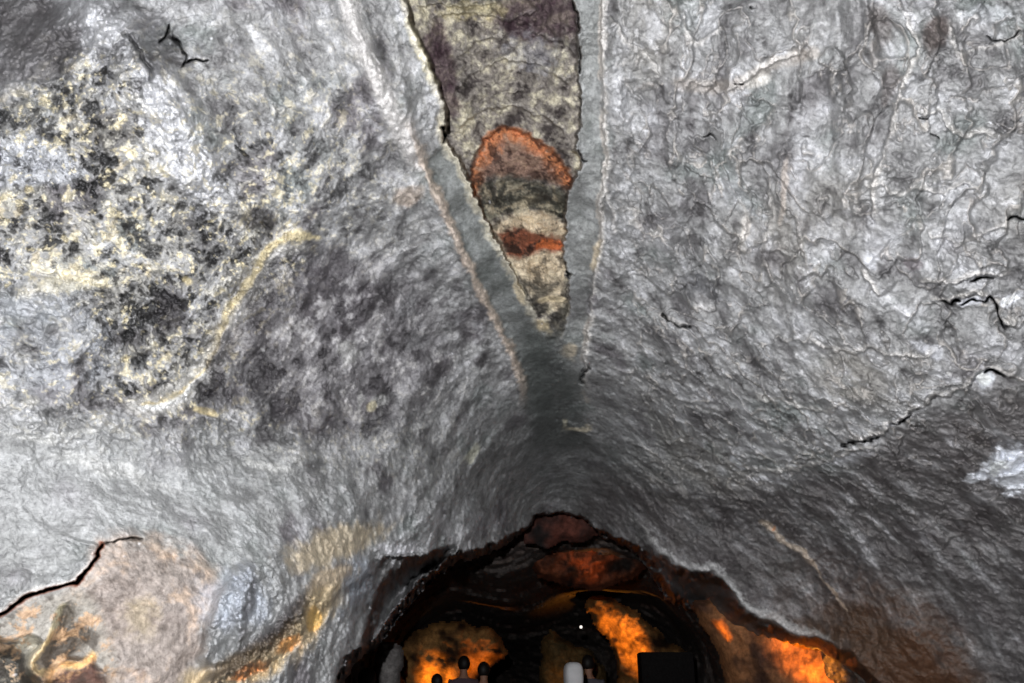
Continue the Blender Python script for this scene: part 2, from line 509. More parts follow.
# left wall: long raised shoulder running down to the right, and the pale rib beside the cleft
add_step([(95, -20), (120, 30), (148, 68), (176, 110), (205, 145), (228, 190), (235, 240)], .16, 90, 16, 1, XW, YW)
add_ridge([(340, -20), (360, 40), (376, 75), (392, 115), (410, 150), (424, 165)], .10, 12, .1, XW, YW)
add_step([(404, 0), (412, 28), (428, 62), (440, 92), (446, 118)], .05, 25, 2, 1)
VEIN = [(308, 240), (290, 242), (272, 248), (258, 262), (250, 285), (240, 312), (226, 330), (214, 352), (202, 372), (185, 388), (165, 398), (142, 404)]
VX, VY = XW + 16 * WV[:, 0] + 8 * crust, YW + 16 * WV[:, 1] - 8 * crust
add_ridge(VEIN, .035, 7, .05, VX, VY)
add_step([(262, 235), (240, 262), (228, 300), (205, 340), (190, 372)], .09, 60, 10, 1, XW, YW)
add_step([(-30, 300), (40, 292), (90, 290), (140, 270)], .10, 60, 14, 1, XW, YW)
add_step([(-30, 415), (60, 418), (140, 408), (210, 415), (265, 440), (330, 470), (390, 480)], .10, 60, 18, 1, XW, YW)
add_step([(150, 410), (190, 412), (222, 420), (250, 432)], .06, 20, 3, 1, XW, YW)

# lower left: rusty crack and the block under it
RUST = [(-30, 632), (0, 617), (14, 605), (28, 597), (40, 591), (60, 586), (76, 583), (86, 574), (94, 560), (100, 545)]
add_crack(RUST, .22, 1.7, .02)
add_step(RUST, .07, 45, 2.2, -1, ends=.03)
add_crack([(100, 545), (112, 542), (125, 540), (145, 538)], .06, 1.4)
FOLDS = [([(290, 548), (262, 562), (235, 575), (220, 592), (214, 620), (206, 650), (195, 672)], .10, 30, -1),
         ([(262, 570), (246, 585), (238, 610), (238, 635), (228, 655), (212, 672)], .08, 16, -1),
         ([(290, 575), (275, 590), (262, 615), (255, 640), (238, 660)], .07, 14, -1),
         ([(312, 580), (300, 600), (282, 625), (262, 645), (230, 668), (190, 690)], .16, 30, -1)]
for pl, h, f_, sd_ in FOLDS:
    add_step(pl, h * 1.7, f_, 5, sd_, XW, YW)
GOLD = [(380, 562), (358, 580), (338, 592), (318, 604), (306, 622), (296, 640), (272, 656), (240, 670), (195, 690)]
# a gutter behind the golden ledge
dg, sg, tg = dline(XW, YW, GOLD)
H += 0.12 * sstep(0, 10, -sg * dg) * np.exp(-np.clip(-sg * dg, 0, 999) / 25) * (X < 400)
# dark hollows at the bottom left
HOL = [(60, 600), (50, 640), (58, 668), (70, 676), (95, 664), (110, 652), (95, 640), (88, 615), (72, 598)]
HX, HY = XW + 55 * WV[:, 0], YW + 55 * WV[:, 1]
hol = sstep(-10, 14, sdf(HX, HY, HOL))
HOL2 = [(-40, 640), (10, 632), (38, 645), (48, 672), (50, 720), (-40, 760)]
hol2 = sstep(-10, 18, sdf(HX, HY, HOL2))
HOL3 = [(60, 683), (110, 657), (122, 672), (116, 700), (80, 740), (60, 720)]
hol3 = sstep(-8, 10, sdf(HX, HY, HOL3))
H += 0.08 * hol + 0.22 * hol2 + 0.05 * hol3

# roots of the cleft, where both walls meet over the passage
add_ridge([(430, 545), (436, 520), (446, 500), (462, 478), (480, 455), (520, 430)], .07, 10, .1, XW, YW)
add_step([(368, 548), (385, 540), (400, 530), (415, 505), (425, 485)], .10, 50, 5, 1, XW, YW)
H += .14 * blob(XW, YW, 452, 520, 8, 18, -20) + .1 * blob(XW, YW, 425, 500, 7, 16, 30) + .12 * blob(XW, YW, 410, 512, 5, 14, 10)
add_step([(375, 556), (400, 553), (425, 552)], .14, 30, 3, 1, XS, YS)
add_ridge([(566, 420), (572, 430), (585, 432), (600, 430)], .03, 4)
add_ridge([(602, 432), (630, 445), (668, 470)], .02, 4)
# the gap beside the dark seam
H += .07 * np.exp(-((X - 556) / 22) ** 2) * sstep(360, 430, Y) * sstep(540, 480, Y)

# right edge over the passage: pale bead, then the underside turning away
BEAD = [(610, 516), (636, 522), (648, 538), (660, 552), (676, 563), (694, 566), (712, 568), (726, 576), (736, 590), (744, 602),
        (760, 614), (780, 624), (800, 632), (826, 638), (856, 654), (884, 684), (910, 740)]
db, sb, tb = dline(XW, YW, BEAD)
so = sdf(XS, YS, OPEN)
add_ridge(BEAD, .05, 6, .08, XW, YW)
below = sstep(2, 14, sb * db) * (X > 640) * sstep(640, 665, X) * sstep(960, 900, X) * sstep(-60, -40, so)
H += below * (0.45 + 0.06 * np.clip(sb * db, 0, 45))
add_ridge([(656, 566), (670, 582), (684, 600), (702, 613)], .12, 6)
add_ridge([(762, 522), (776, 536), (790, 548), (802, 552), (818, 570), (832, 592), (844, 612)], .035, 3.5)
add_step([(600, 470), (660, 492), (720, 508), (780, 512), (830, 520)], .06, 60, 8, -1, XW, YW)
# left edge: the dim shoulder between the bright wall and the passage
SHO = [(360, 700), (362, 640), (372, 606), (386, 578), (402, 562), (425, 555), (455, 548), (445, 570), (400, 615), (380, 645), (360, 700)]
ssh = sdf(XW, YW, SHO)
H += 0.07 * np.clip(ssh, 0, 40) + 0.55 * sstep(-4, 8, ssh) * (1 - sstep(20, 60, ssh)) + 0.3 * sstep(340, 372, X) * sstep(640, 600, Y) * sstep(-50, -20, so) * (X < 450) * (Y > 556)

# rock edge curls away into the passage
D2 = D + H
D2 += 2.2 * sstep(0, 9, so)

P = at(X, Y, D2)

# ---------------------------------------------------------------- minerals (colour of the rock, with some light and shade painted in)
n = len(X)
v1 = fbm(P0, 0.9, 3, 101); v2 = fbm(P0, 0.3, 4, 105); v3 = fbm(P0, 0.12, 4, 109, .6); v4 = fbm(P0, 0.045, 3, 113, .6)
col = np.tile(lin((158, 158, 159)), (n, 1))


def mixc(c, m):
    global col
    m = np.clip(m, 0, 1)[:, None]
    col = col * (1 - m) + lin(c) * m


def blk(c, cx, cy, rx, ry, ang=0, s=1.0, nz=0.5, src=None):
    b = blob(XW, YW, cx, cy, rx, ry, ang)
    nn = v3 if src is None else src
    mixc(c, s * sstep(0.30, 0.75, b + nz * nn))


mixc((150, 146, 140), 0.7 * sstep(0.05, 0.5, v1) * right_w)
mixc((128, 122, 128), 0.8 * sstep(0.1, 0.5, -v2 + 0.4 * ST3) * (1 - right_w * .5))
mixc((128, 138, 136), 0.6 * sstep(0.1, 0.5, v2 - 0.4 * v1))
# pale bloom along the grain, dark between
mixc((196, 197, 202), 0.6 * sstep(0.0, 0.4, ST1 * .5 + crust * .7 + .1 * rid))
mixc((104, 101, 104), 0.6 * sstep(0.0, 0.35, -ST1 * .4 - crust * .6 - .3 * v2))
mixc((222, 222, 226), 0.6 * sstep(0.16, 0.42, crumb * .8 + .25 * ST1 + .2 * v2))
mixc((74, 72, 74), 0.6 * sstep(0.14, 0.38, -crumb * .8 - .25 * ST1 - .25 * v3))
mixc((84, 80, 82), 0.35 * sstep(0.15, 0.62, -ST1 * .9 - v3 * .45))
mixc((222, 220, 222), 0.35 * sstep(0.30, 0.7, v4 * .7 + ST2 * .5 + .3 * v3))
mixc((70, 68, 70), 0.35 * sstep(0.25, 0.7, -v4 * .7 - ST2 * .5))
# flaking edges carry a pale rim on the right wall
fr = (fl * K1) % 1.0; fr2 = (fl2 * K2) % 1.0
mixc((200, 194, 188), flake_region * 0.85 * sstep(0.84, 0.97, fr) * sstep(-.2, .3, v3))
mixc((196, 190, 186), flake_region * 0.7 * sstep(0.84, 0.97, fr2) * sstep(-.2, .3, v4))

# left side
BANDP = [(48, -20), (110, -20), (140, 50), (185, 118), (222, 168), (232, 215), (200, 215), (160, 165), (120, 110), (70, 50)]
mixc((198, 199, 204), 0.8 * sstep(-14, 14, sdf(XW, YW, BANDP) + 8 * v3))
mixc((192, 193, 196), .5 * sstep(.3, .7, blob(XW, YW, 110, 490, 170, 50) + .3 * v3))
mixc((98, 92, 96), 0.6 * sstep(.25, .7, blob(XW, YW, 20, 40, 70, 60) + .5 * v3))
blk((86, 82, 86), 150, 45, 30, 40, -30, .55); blk((92, 88, 90), 110, 130, 30, 26, 0, .7)
blk((96, 92, 94), 60, 50, 20, 26, 0, .6)
# cream and black crust
mixc((160, 157, 150), crz * .5 * sstep(-.1, .3, v3))
mixc((204, 200, 188), crz * .8 * sstep(.10, .26, crumb * .9 + crust * .2 + .15 * v2))
mixc((204, 188, 150), crz * .6 * sstep(.12, .3, crust * .7 + v4 * .35 + .3 * v2))
mixc((66, 66, 68), crz * .85 * sstep(.06, .22, -crumb * .9 - crust * .3 - .15 * v2))
mixc((214, 208, 190), crz2 * .8 * sstep(.12, .26, crust * .5 + crumb * .6))
mixc((60, 60, 62), crz2 * .8 * sstep(.08, .22, -crust * .6 - crumb * .5))
PALE = [(-30, 138), (30, 132), (55, 140), (72, 158), (92, 176), (70, 186), (40, 186), (0, 190), (-30, 192)]
mixc((184, 186, 192), .9 * sstep(-4, 5, sdf(XW, YW, PALE)))
mixc((166, 169, 176), .7 * sstep(-20, 16, sdf(XW, YW, [(-40, 296), (60, 290), (110, 330), (110, 380), (60, 390), (-40, 380)])) * sstep(-.4, .1, v3))
spk = fbm(PW, 0.045, 4, 451, .7)
cz3 = np.clip(crz * .9 + blob(XW, YW, 215, 300, 70, 110, 20) + .7 * blob(XW, YW, 60, 380, 110, 50) + .5 * blob(XW, YW, 200, 140, 120, 60, 30) + .5 * blob(XW, YW, 300, 150, 90, 120) + .6 * blob(XW, YW, 260, 420, 160, 30, 12), 0, 1)
mixc((226, 214, 178), cz3 * .72 * sstep(.14, .24, spk + .25 * crust + .12 * v2))
mixc((54, 52, 52), cz3 * .75 * sstep(.17, .28, -spk - .25 * crust))
mixc((84, 80, 60), .6 * blob(XW, YW, 255, 215, 26, 15) * sstep(-.1, .1, -spk))
# yellow vein
dv, sv, tv = dline(VX, VY, VEIN)
mixc((206, 204, 200), .75 * sstep(18, 6, dv + 9 * crust) * sstep(0, .05, tv))
mixc((222, 206, 160), .9 * sstep(7.5, 3, np.abs(dv * sv + 6 * crust - 3)) * sstep(-.3, 0, crumb + .08) * sstep(.75, .5, tv + .2 * v2))
mixc((222, 206, 164), .8 * sstep(5, 1.5, dv + 6 * crumb) * sstep(.4, .7, tv + .3 * v2))
mixc((230, 230, 232), .7 * sstep(4.5, 2, np.abs(dv * sv + 3)) * sstep(.3, .5, tv))
blk((226, 206, 150), 205, 413, 16, 5, 15, .8); blk((222, 204, 150), 186, 280, 7, 5, 0, .6)
blk((212, 204, 178), 60, 285, 45, 12, -10, .4, .8, crumb)
for a in ((330, 262, 26, 20, 30), (222, 398, 24, 16, -20), (205, 385, 14, 12, 0), (215, 370, 12, 14, 0), (255, 215, 24, 14, 0), (330, 300, 50, 30, 30),
          (170, 310, 20, 24, 0), (300, 420, 50, 14, 15), (232, 345, 12, 22, 30)):
    blk((70, 66, 72), *a, .6, .7)
cz = blob(XW, YW, 335, 345, 120, 100)
mixc((112, 106, 112), .6 * sstep(.2, .7, cz + .5 * v2))
mixc((66, 62, 66), .75 * cz * sstep(.02, .22, -crust - .4 * v2)); mixc((206, 204, 206), .6 * cz * sstep(.1, .3, crust + .5 * crumb))
tz = blob(XW, YW, 150, 45, 60, 50, 40)
mixc((70, 66, 68), .75 * tz * sstep(-.02, .2, -crust - .3 * v2))
mixc((160, 162, 162), .5 * low_left * (1 - sstep(.1, .5, -v2)))
for a in ((30, 438, 60, 3, 6), (80, 432, 50, 3, -8), (110, 470, 60, 10, 20), (350, 350, 12, 14, 20), (270, 468, 30, 5, 10), (375, 402, 14, 8, 0), (360, 400, 6, 12, 20)):
    blk((196, 196, 194), *a, .5, .8)
mixc((210, 206, 204), .7 * sstep(14, 4, dline(XW, YW, [(340, -20), (360, 40), (376, 75), (392, 115), (410, 150), (424, 165)])[0] + 5 * v3))
mixc((192, 172, 154), .6 * sstep(.25, .7, blob(XW, YW, 408, 198, 20, 10, -20) + .4 * v3))
# block under the rusty crack and around
PINK = [(100, 543), (145, 536), (190, 548), (215, 570), (212, 610), (200, 650), (170, 700), (110, 700), (112, 655), (90, 612), (70, 595), (94, 566)]
mixc((166, 150, 140), .75 * sstep(-12, 12, sdf(XW, YW, PINK) + 24 * v3))
mixc((120, 108, 100), .5 * sstep(-12, 12, sdf(XW, YW, PINK)) * sstep(.05, .25, -crumb - .2 * crust))
mixc((182, 164, 128), .5 * sstep(.3, .7, .7 * blob(XW, YW, 140, 625, 30, 40) + .8 * crust))
LOWL = [(-40, 640), (0, 622), (40, 596), (80, 588), (100, 610), (112, 650), (120, 700), (-40, 760)]
mixc((156, 148, 136), .7 * sstep(-8, 8, sdf(XW, YW, LOWL)))
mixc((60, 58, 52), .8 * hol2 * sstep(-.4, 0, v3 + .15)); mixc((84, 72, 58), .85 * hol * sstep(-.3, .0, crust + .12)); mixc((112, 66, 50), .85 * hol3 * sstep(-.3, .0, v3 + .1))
mixc((200, 190, 168), .5 * (hol + hol2) * sstep(.12, .3, crumb))
for pl, c in (([(52, 622), (46, 645), (54, 668), (66, 676), (90, 664), (112, 652)], (232, 196, 120)),
              ([(10, 632), (30, 640), (44, 655), (50, 690)], (206, 200, 180)), ([(60, 600), (52, 622)], (210, 200, 160)), ([(62, 683), (80, 664), (112, 655)], (236, 168, 90))):
    mixc(c, .6 * sstep(10, 2.5, dline(HX, HY, pl)[0] + 14 * np.abs(crumb)))
lowm = sstep(-8, 8, sdf(XW, YW, LOWL))
mixc((206, 158, 108), .6 * lowm * sstep(.08, .26, crumb - .3 * v2)); mixc((72, 60, 50), .6 * lowm * sstep(.05, .25, -crust - .3 * crumb))
mixc((208, 176, 146), .5 * sstep(-12, 12, sdf(XW, YW, PINK)) * sstep(.0, .3, crust + .4 * v2))
dr, sr, tr = dline(XS, YS, RUST)
mixc((150, 78, 40), .9 * sstep(4.5, 1.5, dr)); mixc((16, 12, 10), .9 * sstep(1.5, .6, dr))  # rust stain, then a black core painted in as the crack's shade
blk((120, 96, 70), 20, 600, 14, 4, -30, .5)
# bluish rock at lower middle, warm wash, golden ledge
blk((176, 186, 200), 350, 585, 26, 36, 20, .6); blk((176, 184, 200), 235, 600, 40, 40, 20, .5)
blk((196, 178, 146), 335, 545, 60, 20, -20, .75); blk((200, 176, 140), 330, 580, 30, 16, -30, .75)
blk((205, 205, 210), 400, 548, 28, 7, 0, .9)
mixc((208, 184, 140), .85 * sstep(22, 6, dg + 14 * crust) * (X < 350) * sstep(.15, .3, tg))
blk((236, 190, 104), 314, 620, 12, 12, 0, .9, .5); blk((232, 160, 70), 290, 645, 20, 8, -35, .8); blk((226, 140, 56), 245, 672, 26, 7, -20, .8)
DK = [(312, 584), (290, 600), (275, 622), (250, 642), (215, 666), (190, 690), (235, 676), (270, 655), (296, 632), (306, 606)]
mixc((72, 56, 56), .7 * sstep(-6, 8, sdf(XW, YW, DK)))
blk((96, 90, 92), 250, 600, 6, 30, 12, .5)

# smooth plates
mixc((120, 126, 124), .7 * sstep(-4, 6, sbl)); mixc((138, 142, 140), .6 * sstep(-3, 4, sbr))
dl, _, tl = dline(XS, YS, LRIDGE)
mixc((206, 186, 168), .75 * sstep(6.5, 2, dl + 3 * v3) * sstep(.1, .3, tl) * sstep(1, .9, tl))
dlip, _, tlip = dline(XS, YS, LLIP)
mixc((214, 206, 184), .85 * sstep(9, 2, dlip + 7 * crust) * (sc < 4) * sstep(350, 290, Y))
mixc((214, 204, 160), .8 * sstep(10, 3, dline(XS, YS, [(412, 20), (424, 50), (436, 78)])[0] + 4 * v4))
mixc((196, 186, 176), .6 * sstep(3.5, 1.5, dline(XS, YS, RR)[0] + 2 * v3) * sstep(-.1, .3, v2 + .2))
blk((202, 186, 158), 596, 258, 6, 20, 15, .8); blk((202, 188, 164), 570, 350, 9, 12, 0, .8)
# inside the cleft
cm = sstep(-1, 3, sc) * sstep(350, 325, Y)
mixc((150, 142, 134), .92 * cm)
mixc((212, 204, 178), cm * .85 * sstep(-.02, .22, crust * .5 + crumb * .6))
mixc((74, 64, 66), cm * .8 * sstep(.04, .22, -crust * .5 - crumb * .6))
mixc((206, 200, 180), cm * .6 * sstep(.2, .34, crumb))
mixc((96, 68, 82), cm * .7 * sstep(.2, .6, blob(XW, YW, 540, 18, 50, 26) + blob(XW, YW, 440, 70, 14, 50, -10) + .4 * v3))
mixc((178, 180, 190), cm * .35 * sstep(.2, .6, blob(XW, YW, 530, 55, 36, 20, 20) + .8 * v4 - .1))
mixc((190, 178, 136), cm * .6 * sstep(.3, .7, blob(XW, YW, 470, 10, 40, 12) + .8 * v4))
OR1 = [(470, 200), (472, 165), (480, 146), (490, 130), (508, 125), (530, 134), (552, 148), (566, 166), (575, 184), (572, 190), (545, 180), (515, 176), (490, 178), (480, 200)]
o1 = sstep(-3, 4, sdf(XS, YS, OR1) + 5 * v3) * cm
mixc((164, 128, 110), .85 * o1); mixc((224, 138, 78), .85 * o1 * sstep(18, 5, d1 + 16 * crumb)); mixc((220, 140, 90), .7 * o1 * sstep(.2, .4, crumb * .7 + .45 * blob(X, Y, 488, 150, 16, 20) + .3 * blob(X, Y, 545, 150, 25, 8))); mixc((92, 70, 64), .75 * o1 * sstep(.02, .2, -crumb - .3 * crust)); mixc((196, 164, 140), .6 * o1 * sstep(.15, .3, crumb - .3 * crust))
mixc((82, 84, 74), .8 * cm * sstep(-5, 5, sdf(XW, YW, [(478, 180), (515, 178), (560, 186), (572, 200), (566, 222), (530, 210), (495, 216), (480, 222)])) * sstep(-.5, .0, v3 + .1))
mixc((214, 196, 166), .85 * cm * sstep(-4, 4, sdf(XW, YW, [(488, 226), (515, 214), (545, 212), (566, 228), (566, 300), (556, 312), (535, 300), (515, 270)])))
mixc((198, 184, 150), .6 * cm * blob(X, Y, 528, 200, 10, 5, -20))
o2 = cm * sstep(-3, 4, sdf(XS, YS, [(497, 232), (520, 228), (540, 232), (566, 240), (564, 252), (540, 250), (520, 260), (508, 256)]) + 3 * v3)
mixc((164, 84, 52), .9 * o2); mixc((228, 116, 44), .8 * o2 * sstep(.3, .7, blob(X, Y, 550, 244, 18, 6) + .5 * v4)); mixc((104, 54, 42), .7 * o2 * sstep(.0, .2, -crumb))
mixc((70, 66, 60), cm * .6 * sstep(.02, .2, -crumb - .4 * crust) * sstep(175, 190, Y)); mixc((198, 184, 156), cm * .5 * sstep(.05, .25, crumb) * sstep(175, 190, Y) * (1 - o2))
mixc((78, 76, 72), cm * .75 * sstep(270, 290, Y) * sstep(-.15, .15, v3 + .12)); blk((214, 196, 160), 551, 301, 16, 5, 3, .9, .3)
blk((206, 188, 152), 540, 325, 7, 12, -35, .85); blk((206, 190, 158), 520, 292, 5, 14, -30, .8)
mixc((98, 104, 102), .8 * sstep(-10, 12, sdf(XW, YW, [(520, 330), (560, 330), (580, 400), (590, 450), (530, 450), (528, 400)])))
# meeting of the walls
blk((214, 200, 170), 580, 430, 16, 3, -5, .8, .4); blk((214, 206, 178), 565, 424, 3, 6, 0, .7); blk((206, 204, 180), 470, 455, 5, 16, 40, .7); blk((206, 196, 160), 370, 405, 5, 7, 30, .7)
mixc((92, 94, 93), .6 * blob(XW, YW, 565, 465, 130, 60))  # flash falloff painted in: rock darkened around the far meeting point
mixc((196, 196, 200), .5 * sstep(8, 2, dline(XW, YW, [(430, 545), (440, 515), (455, 540), (470, 552)])[0]))
# right wall blemishes
mixc((178, 168, 158), .5 * sstep(10, 3, dline(XW, YW, [(683, 84), (712, 86), (745, 84), (778, 60), (812, 52)])[0] + 5 * v4))
blk((216, 212, 206), 760, 82, 16, 8, -20, .7); blk((110, 96, 92), 938, 35, 14, 22, 10, .8); blk((112, 100, 96), 880, 30, 14, 30, -15, .5); blk((112, 102, 100), 888, 85, 12, 26, 15, .6)
blk((206, 206, 210), 912, 22, 8, 14, -30, .8); blk((214, 214, 216), 880, 190, 5, 24, 0, .5); blk((208, 200, 192), 745, 230, 4, 24, 15, .6); blk((204, 190, 178), 785, 190, 4, 40, 8, .5)
blk((110, 98, 104), 912, 262, 12, 6, 20, .6); blk((98, 92, 92), 800, 280, 8, 14, -20, .5)
blk((216, 214, 214), 706, 305, 14, 10, 30, .6); blk((90, 90, 96), 700, 290, 30, 16, 30, .5)
for a in ((985, 378, 10, 14, 0, .95), (1014, 470, 22, 24, 0, .9), (985, 470, 16, 6, -20, .7), (975, 300, 26, 5, -10, .7), (1010, 300, 16, 6, -35, .8), (870, 262, 10, 10, 0, .5),
          (738, 462, 10, 2.5, 40, .8), (770, 480, 26, 3, 8, .5), (850, 458, 36, 5, -8, .5), (930, 352, 26, 8, 20, .5), (900, 420, 20, 4, -25, .6), (985, 15, 30, 12, 0, .3)):
    blk((224, 226, 234), *a, .6, v4)
# the wall below the big flake edge is set darker
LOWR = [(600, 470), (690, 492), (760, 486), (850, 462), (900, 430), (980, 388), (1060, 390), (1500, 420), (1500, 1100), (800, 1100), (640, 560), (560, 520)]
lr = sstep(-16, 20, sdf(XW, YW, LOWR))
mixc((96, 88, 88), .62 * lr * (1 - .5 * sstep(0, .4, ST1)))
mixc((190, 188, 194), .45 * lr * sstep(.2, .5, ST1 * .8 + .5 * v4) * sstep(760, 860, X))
mixc((108, 78, 52), .85 * sstep(-30, 30, sdf(XW, YW, [(800, 625), (850, 600), (930, 620), (990, 700), (990, 1000), (850, 1000), (860, 690)]) + 40 * v3))  # dim orange bounce light from the passage painted on as brown
for a in ((1014, 470, 26, 26, 0), (985, 472, 26, 9, -20), (985, 378, 12, 9, 0), (738, 462, 14, 4, 40)):
    mixc((212, 216, 224), .85 * sstep(.35, .6, blob(XW, YW, *a) + .6 * crumb))
dbd = db + 3 * v3
mixc((186, 186, 184), .7 * sstep(10, 3, 16 * np.abs(crust) + dbd + 5 * sstep(.5, .0, tb)) * sstep(0, .06, tb) * (sb * db < 6) * sstep(845, 815, X))
mixc((206, 206, 208), .5 * sstep(7, 2, np.abs(db) + 16 * crumb) * sstep(640, 660, X) * sstep(830, 790, X))
dth = dline(XW, YW, [(762, 522), (776, 536), (790, 548), (802, 552), (818, 570), (832, 592), (844, 612)])
mixc((200, 182, 162), .8 * sstep(4, 1.2, dth[0] + 2 * v3 + 1.5 * (dth[2] > .6)))
blk((206, 150, 110), 772, 530, 2, 4, 0, .9, .1)
mixc((140, 144, 150), .5 * sstep(6, 2, dline(XW, YW, [(656, 566), (670, 582), (684, 600), (702, 613)])[0]))

# pale crust along the broken edges
for pl, sd_, s_ in STP:
    d_, q_, t_ = dline(XS, YS, pl)
    u_ = d_ * q_ * sd_
    e_ = sstep(0, .1, t_) * sstep(1, .9, t_)
    mixc((216, 212, 208), .7 * s_ * e_ * sstep(.5, 2, u_) * sstep(7, 2.5, u_ + 6 * crumb) * (1 - .8 * cm) * sstep(-.5, .1, v2 + .2))
# shade of the open cracks painted in as near-black lines
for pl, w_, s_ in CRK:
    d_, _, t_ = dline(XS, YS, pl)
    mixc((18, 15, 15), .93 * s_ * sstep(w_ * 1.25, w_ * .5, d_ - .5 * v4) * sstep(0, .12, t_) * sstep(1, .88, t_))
lum = col @ np.array([.25, .6, .15])
col = lum[:, None] + (col - lum[:, None]) * .88
col = col * ((lum / .32) ** .36)[:, None] * .95
col = np.clip(col, 0.006, 0.86)

# ---------------------------------------------------------------- split into the parts of the cave
idx = np.arange(NX * NY).reshape(NY, NX)
Q = np.stack([idx[:-1, :-1], idx[1:, :-1], idx[1:, 1:], idx[:-1, 1:]], -1).reshape(-1, 4)
qx = X[Q].mean(1); qy = Y[Q].mean(1)
qso = so[Q].mean(1)
keep = qso < 9.5
Q = Q[keep]; qx = qx[keep]; qy = qy[keep]
qsc = sc[Q].mean(1)
clf = qsc > 0
SLABP = RUST[::1] + [(145, 538), (190, 546), (222, 578), (214, 620), (200, 660), (190, 1100), (-600, 1100), (-600, 632)]
qxs = XS[Q].mean(1); qys = YS[Q].mean(1)
slab = inside(qxs, qys, SLABP)
seam = np.interp(qy, [-400, 380, 420, 515, 1000], [500, 557, 556, 556, 556])
left = (qx < seam) & ~clf & ~slab
right = (qx >= seam) & ~clf & ~slab

basalt = rock_mat('lava_rock', 0.42, 0.5, 1, .8)
cleft_m = rock_mat('weathered_rock', 0.8, 0.2, 1.1, .8)
slab_m = rock_mat('stained_rock', 0.65, 0.3)
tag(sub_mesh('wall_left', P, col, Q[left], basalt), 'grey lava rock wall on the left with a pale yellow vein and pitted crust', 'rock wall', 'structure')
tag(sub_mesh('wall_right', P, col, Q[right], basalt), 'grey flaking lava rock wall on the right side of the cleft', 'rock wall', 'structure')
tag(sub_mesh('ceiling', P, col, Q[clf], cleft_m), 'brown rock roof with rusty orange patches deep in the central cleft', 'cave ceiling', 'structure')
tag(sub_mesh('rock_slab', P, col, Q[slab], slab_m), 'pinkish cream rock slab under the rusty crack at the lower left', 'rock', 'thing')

# ================================================================ PASSAGE BEYOND
far_depth = rbf([(250, 480, 8.0), (330, 683, 7.4), (360, 620, 7.8), (450, 560, 8.4), (540, 525, 8.2), (580, 530, 8.4), (640, 550, 9.0), (450, 595, 13), (600, 588, 13), (645, 596, 14), (680, 618, 13),
                 (500, 580, 9.6), (600, 562, 10.2), (560, 600, 14.5), (480, 610, 14.5), (420, 635, 15), (440, 680, 18), (560, 660, 20), (640, 620, 16), (680, 645, 16), (380, 660, 12),
                 (700, 615, 10), (740, 640, 9.4), (800, 660, 8.0), (850, 690, 7.2), (950, 700, 6.6), (700, 480, 8.5), (950, 560, 7.5), (300, 800, 8),
                 (560, 800, 18), (850, 800, 7.5), (650, 683, 15), (400, 683, 12), (350, 560, 7.6), (480, 500, 8.4)])
fx = axis(180, 300, 900, 1050, 1.4); fy = axis(430, 500, 690, 860, 1.4)
gx2, gy2 = np.meshgrid(fx, fy)
X2 = gx2.ravel().astype(np.float32); Y2 = gy2.ravel().astype(np.float32)
DF = far_depth(X2, Y2)
PF = at(X2, Y2, DF)
f1 = fbm(PF, 1.6, 5, 201, .55); f2 = fbm(PF, 0.5, 5, 207, .6, True); f3 = fbm(PF, 0.2, 4, 213, .6); ft = fbm(PF, 1.2, 4, 219)
DF2 = DF + 0.7 * f1 - 0.28 * f2 - 0.12 * f3 - .3 * (terrace(ft, 4) - .8 * ft)
PFN = at(X2, Y2, DF2)
fc = np.tile(lin((84, 78, 76)), (len(X2), 1))
k = sstep(-.1, .4, f3)[:, None]; fc = fc * (1 - .5 * k) + lin((104, 92, 82)) * .5 * k
k = sstep(.0, .4, f1)[:, None]; fc = fc * (1 - .5 * k) + lin((92, 60, 48)) * .5 * k
i2 = np.arange(len(X2)).reshape(len(fy), len(fx))
Q2 = np.stack([i2[:-1, :-1], i2[1:, :-1], i2[1:, 1:], i2[:-1, 1:]], -1).reshape(-1, 4)
dark_m = rock_mat('passage_rock', .85, .15, .5, 1.0)
tag(mesh_obj('wall_far', PFN, Q2, dark_m, fc), 'dark rock wall and roof of the low passage behind the archway', 'rock wall', 'structure')


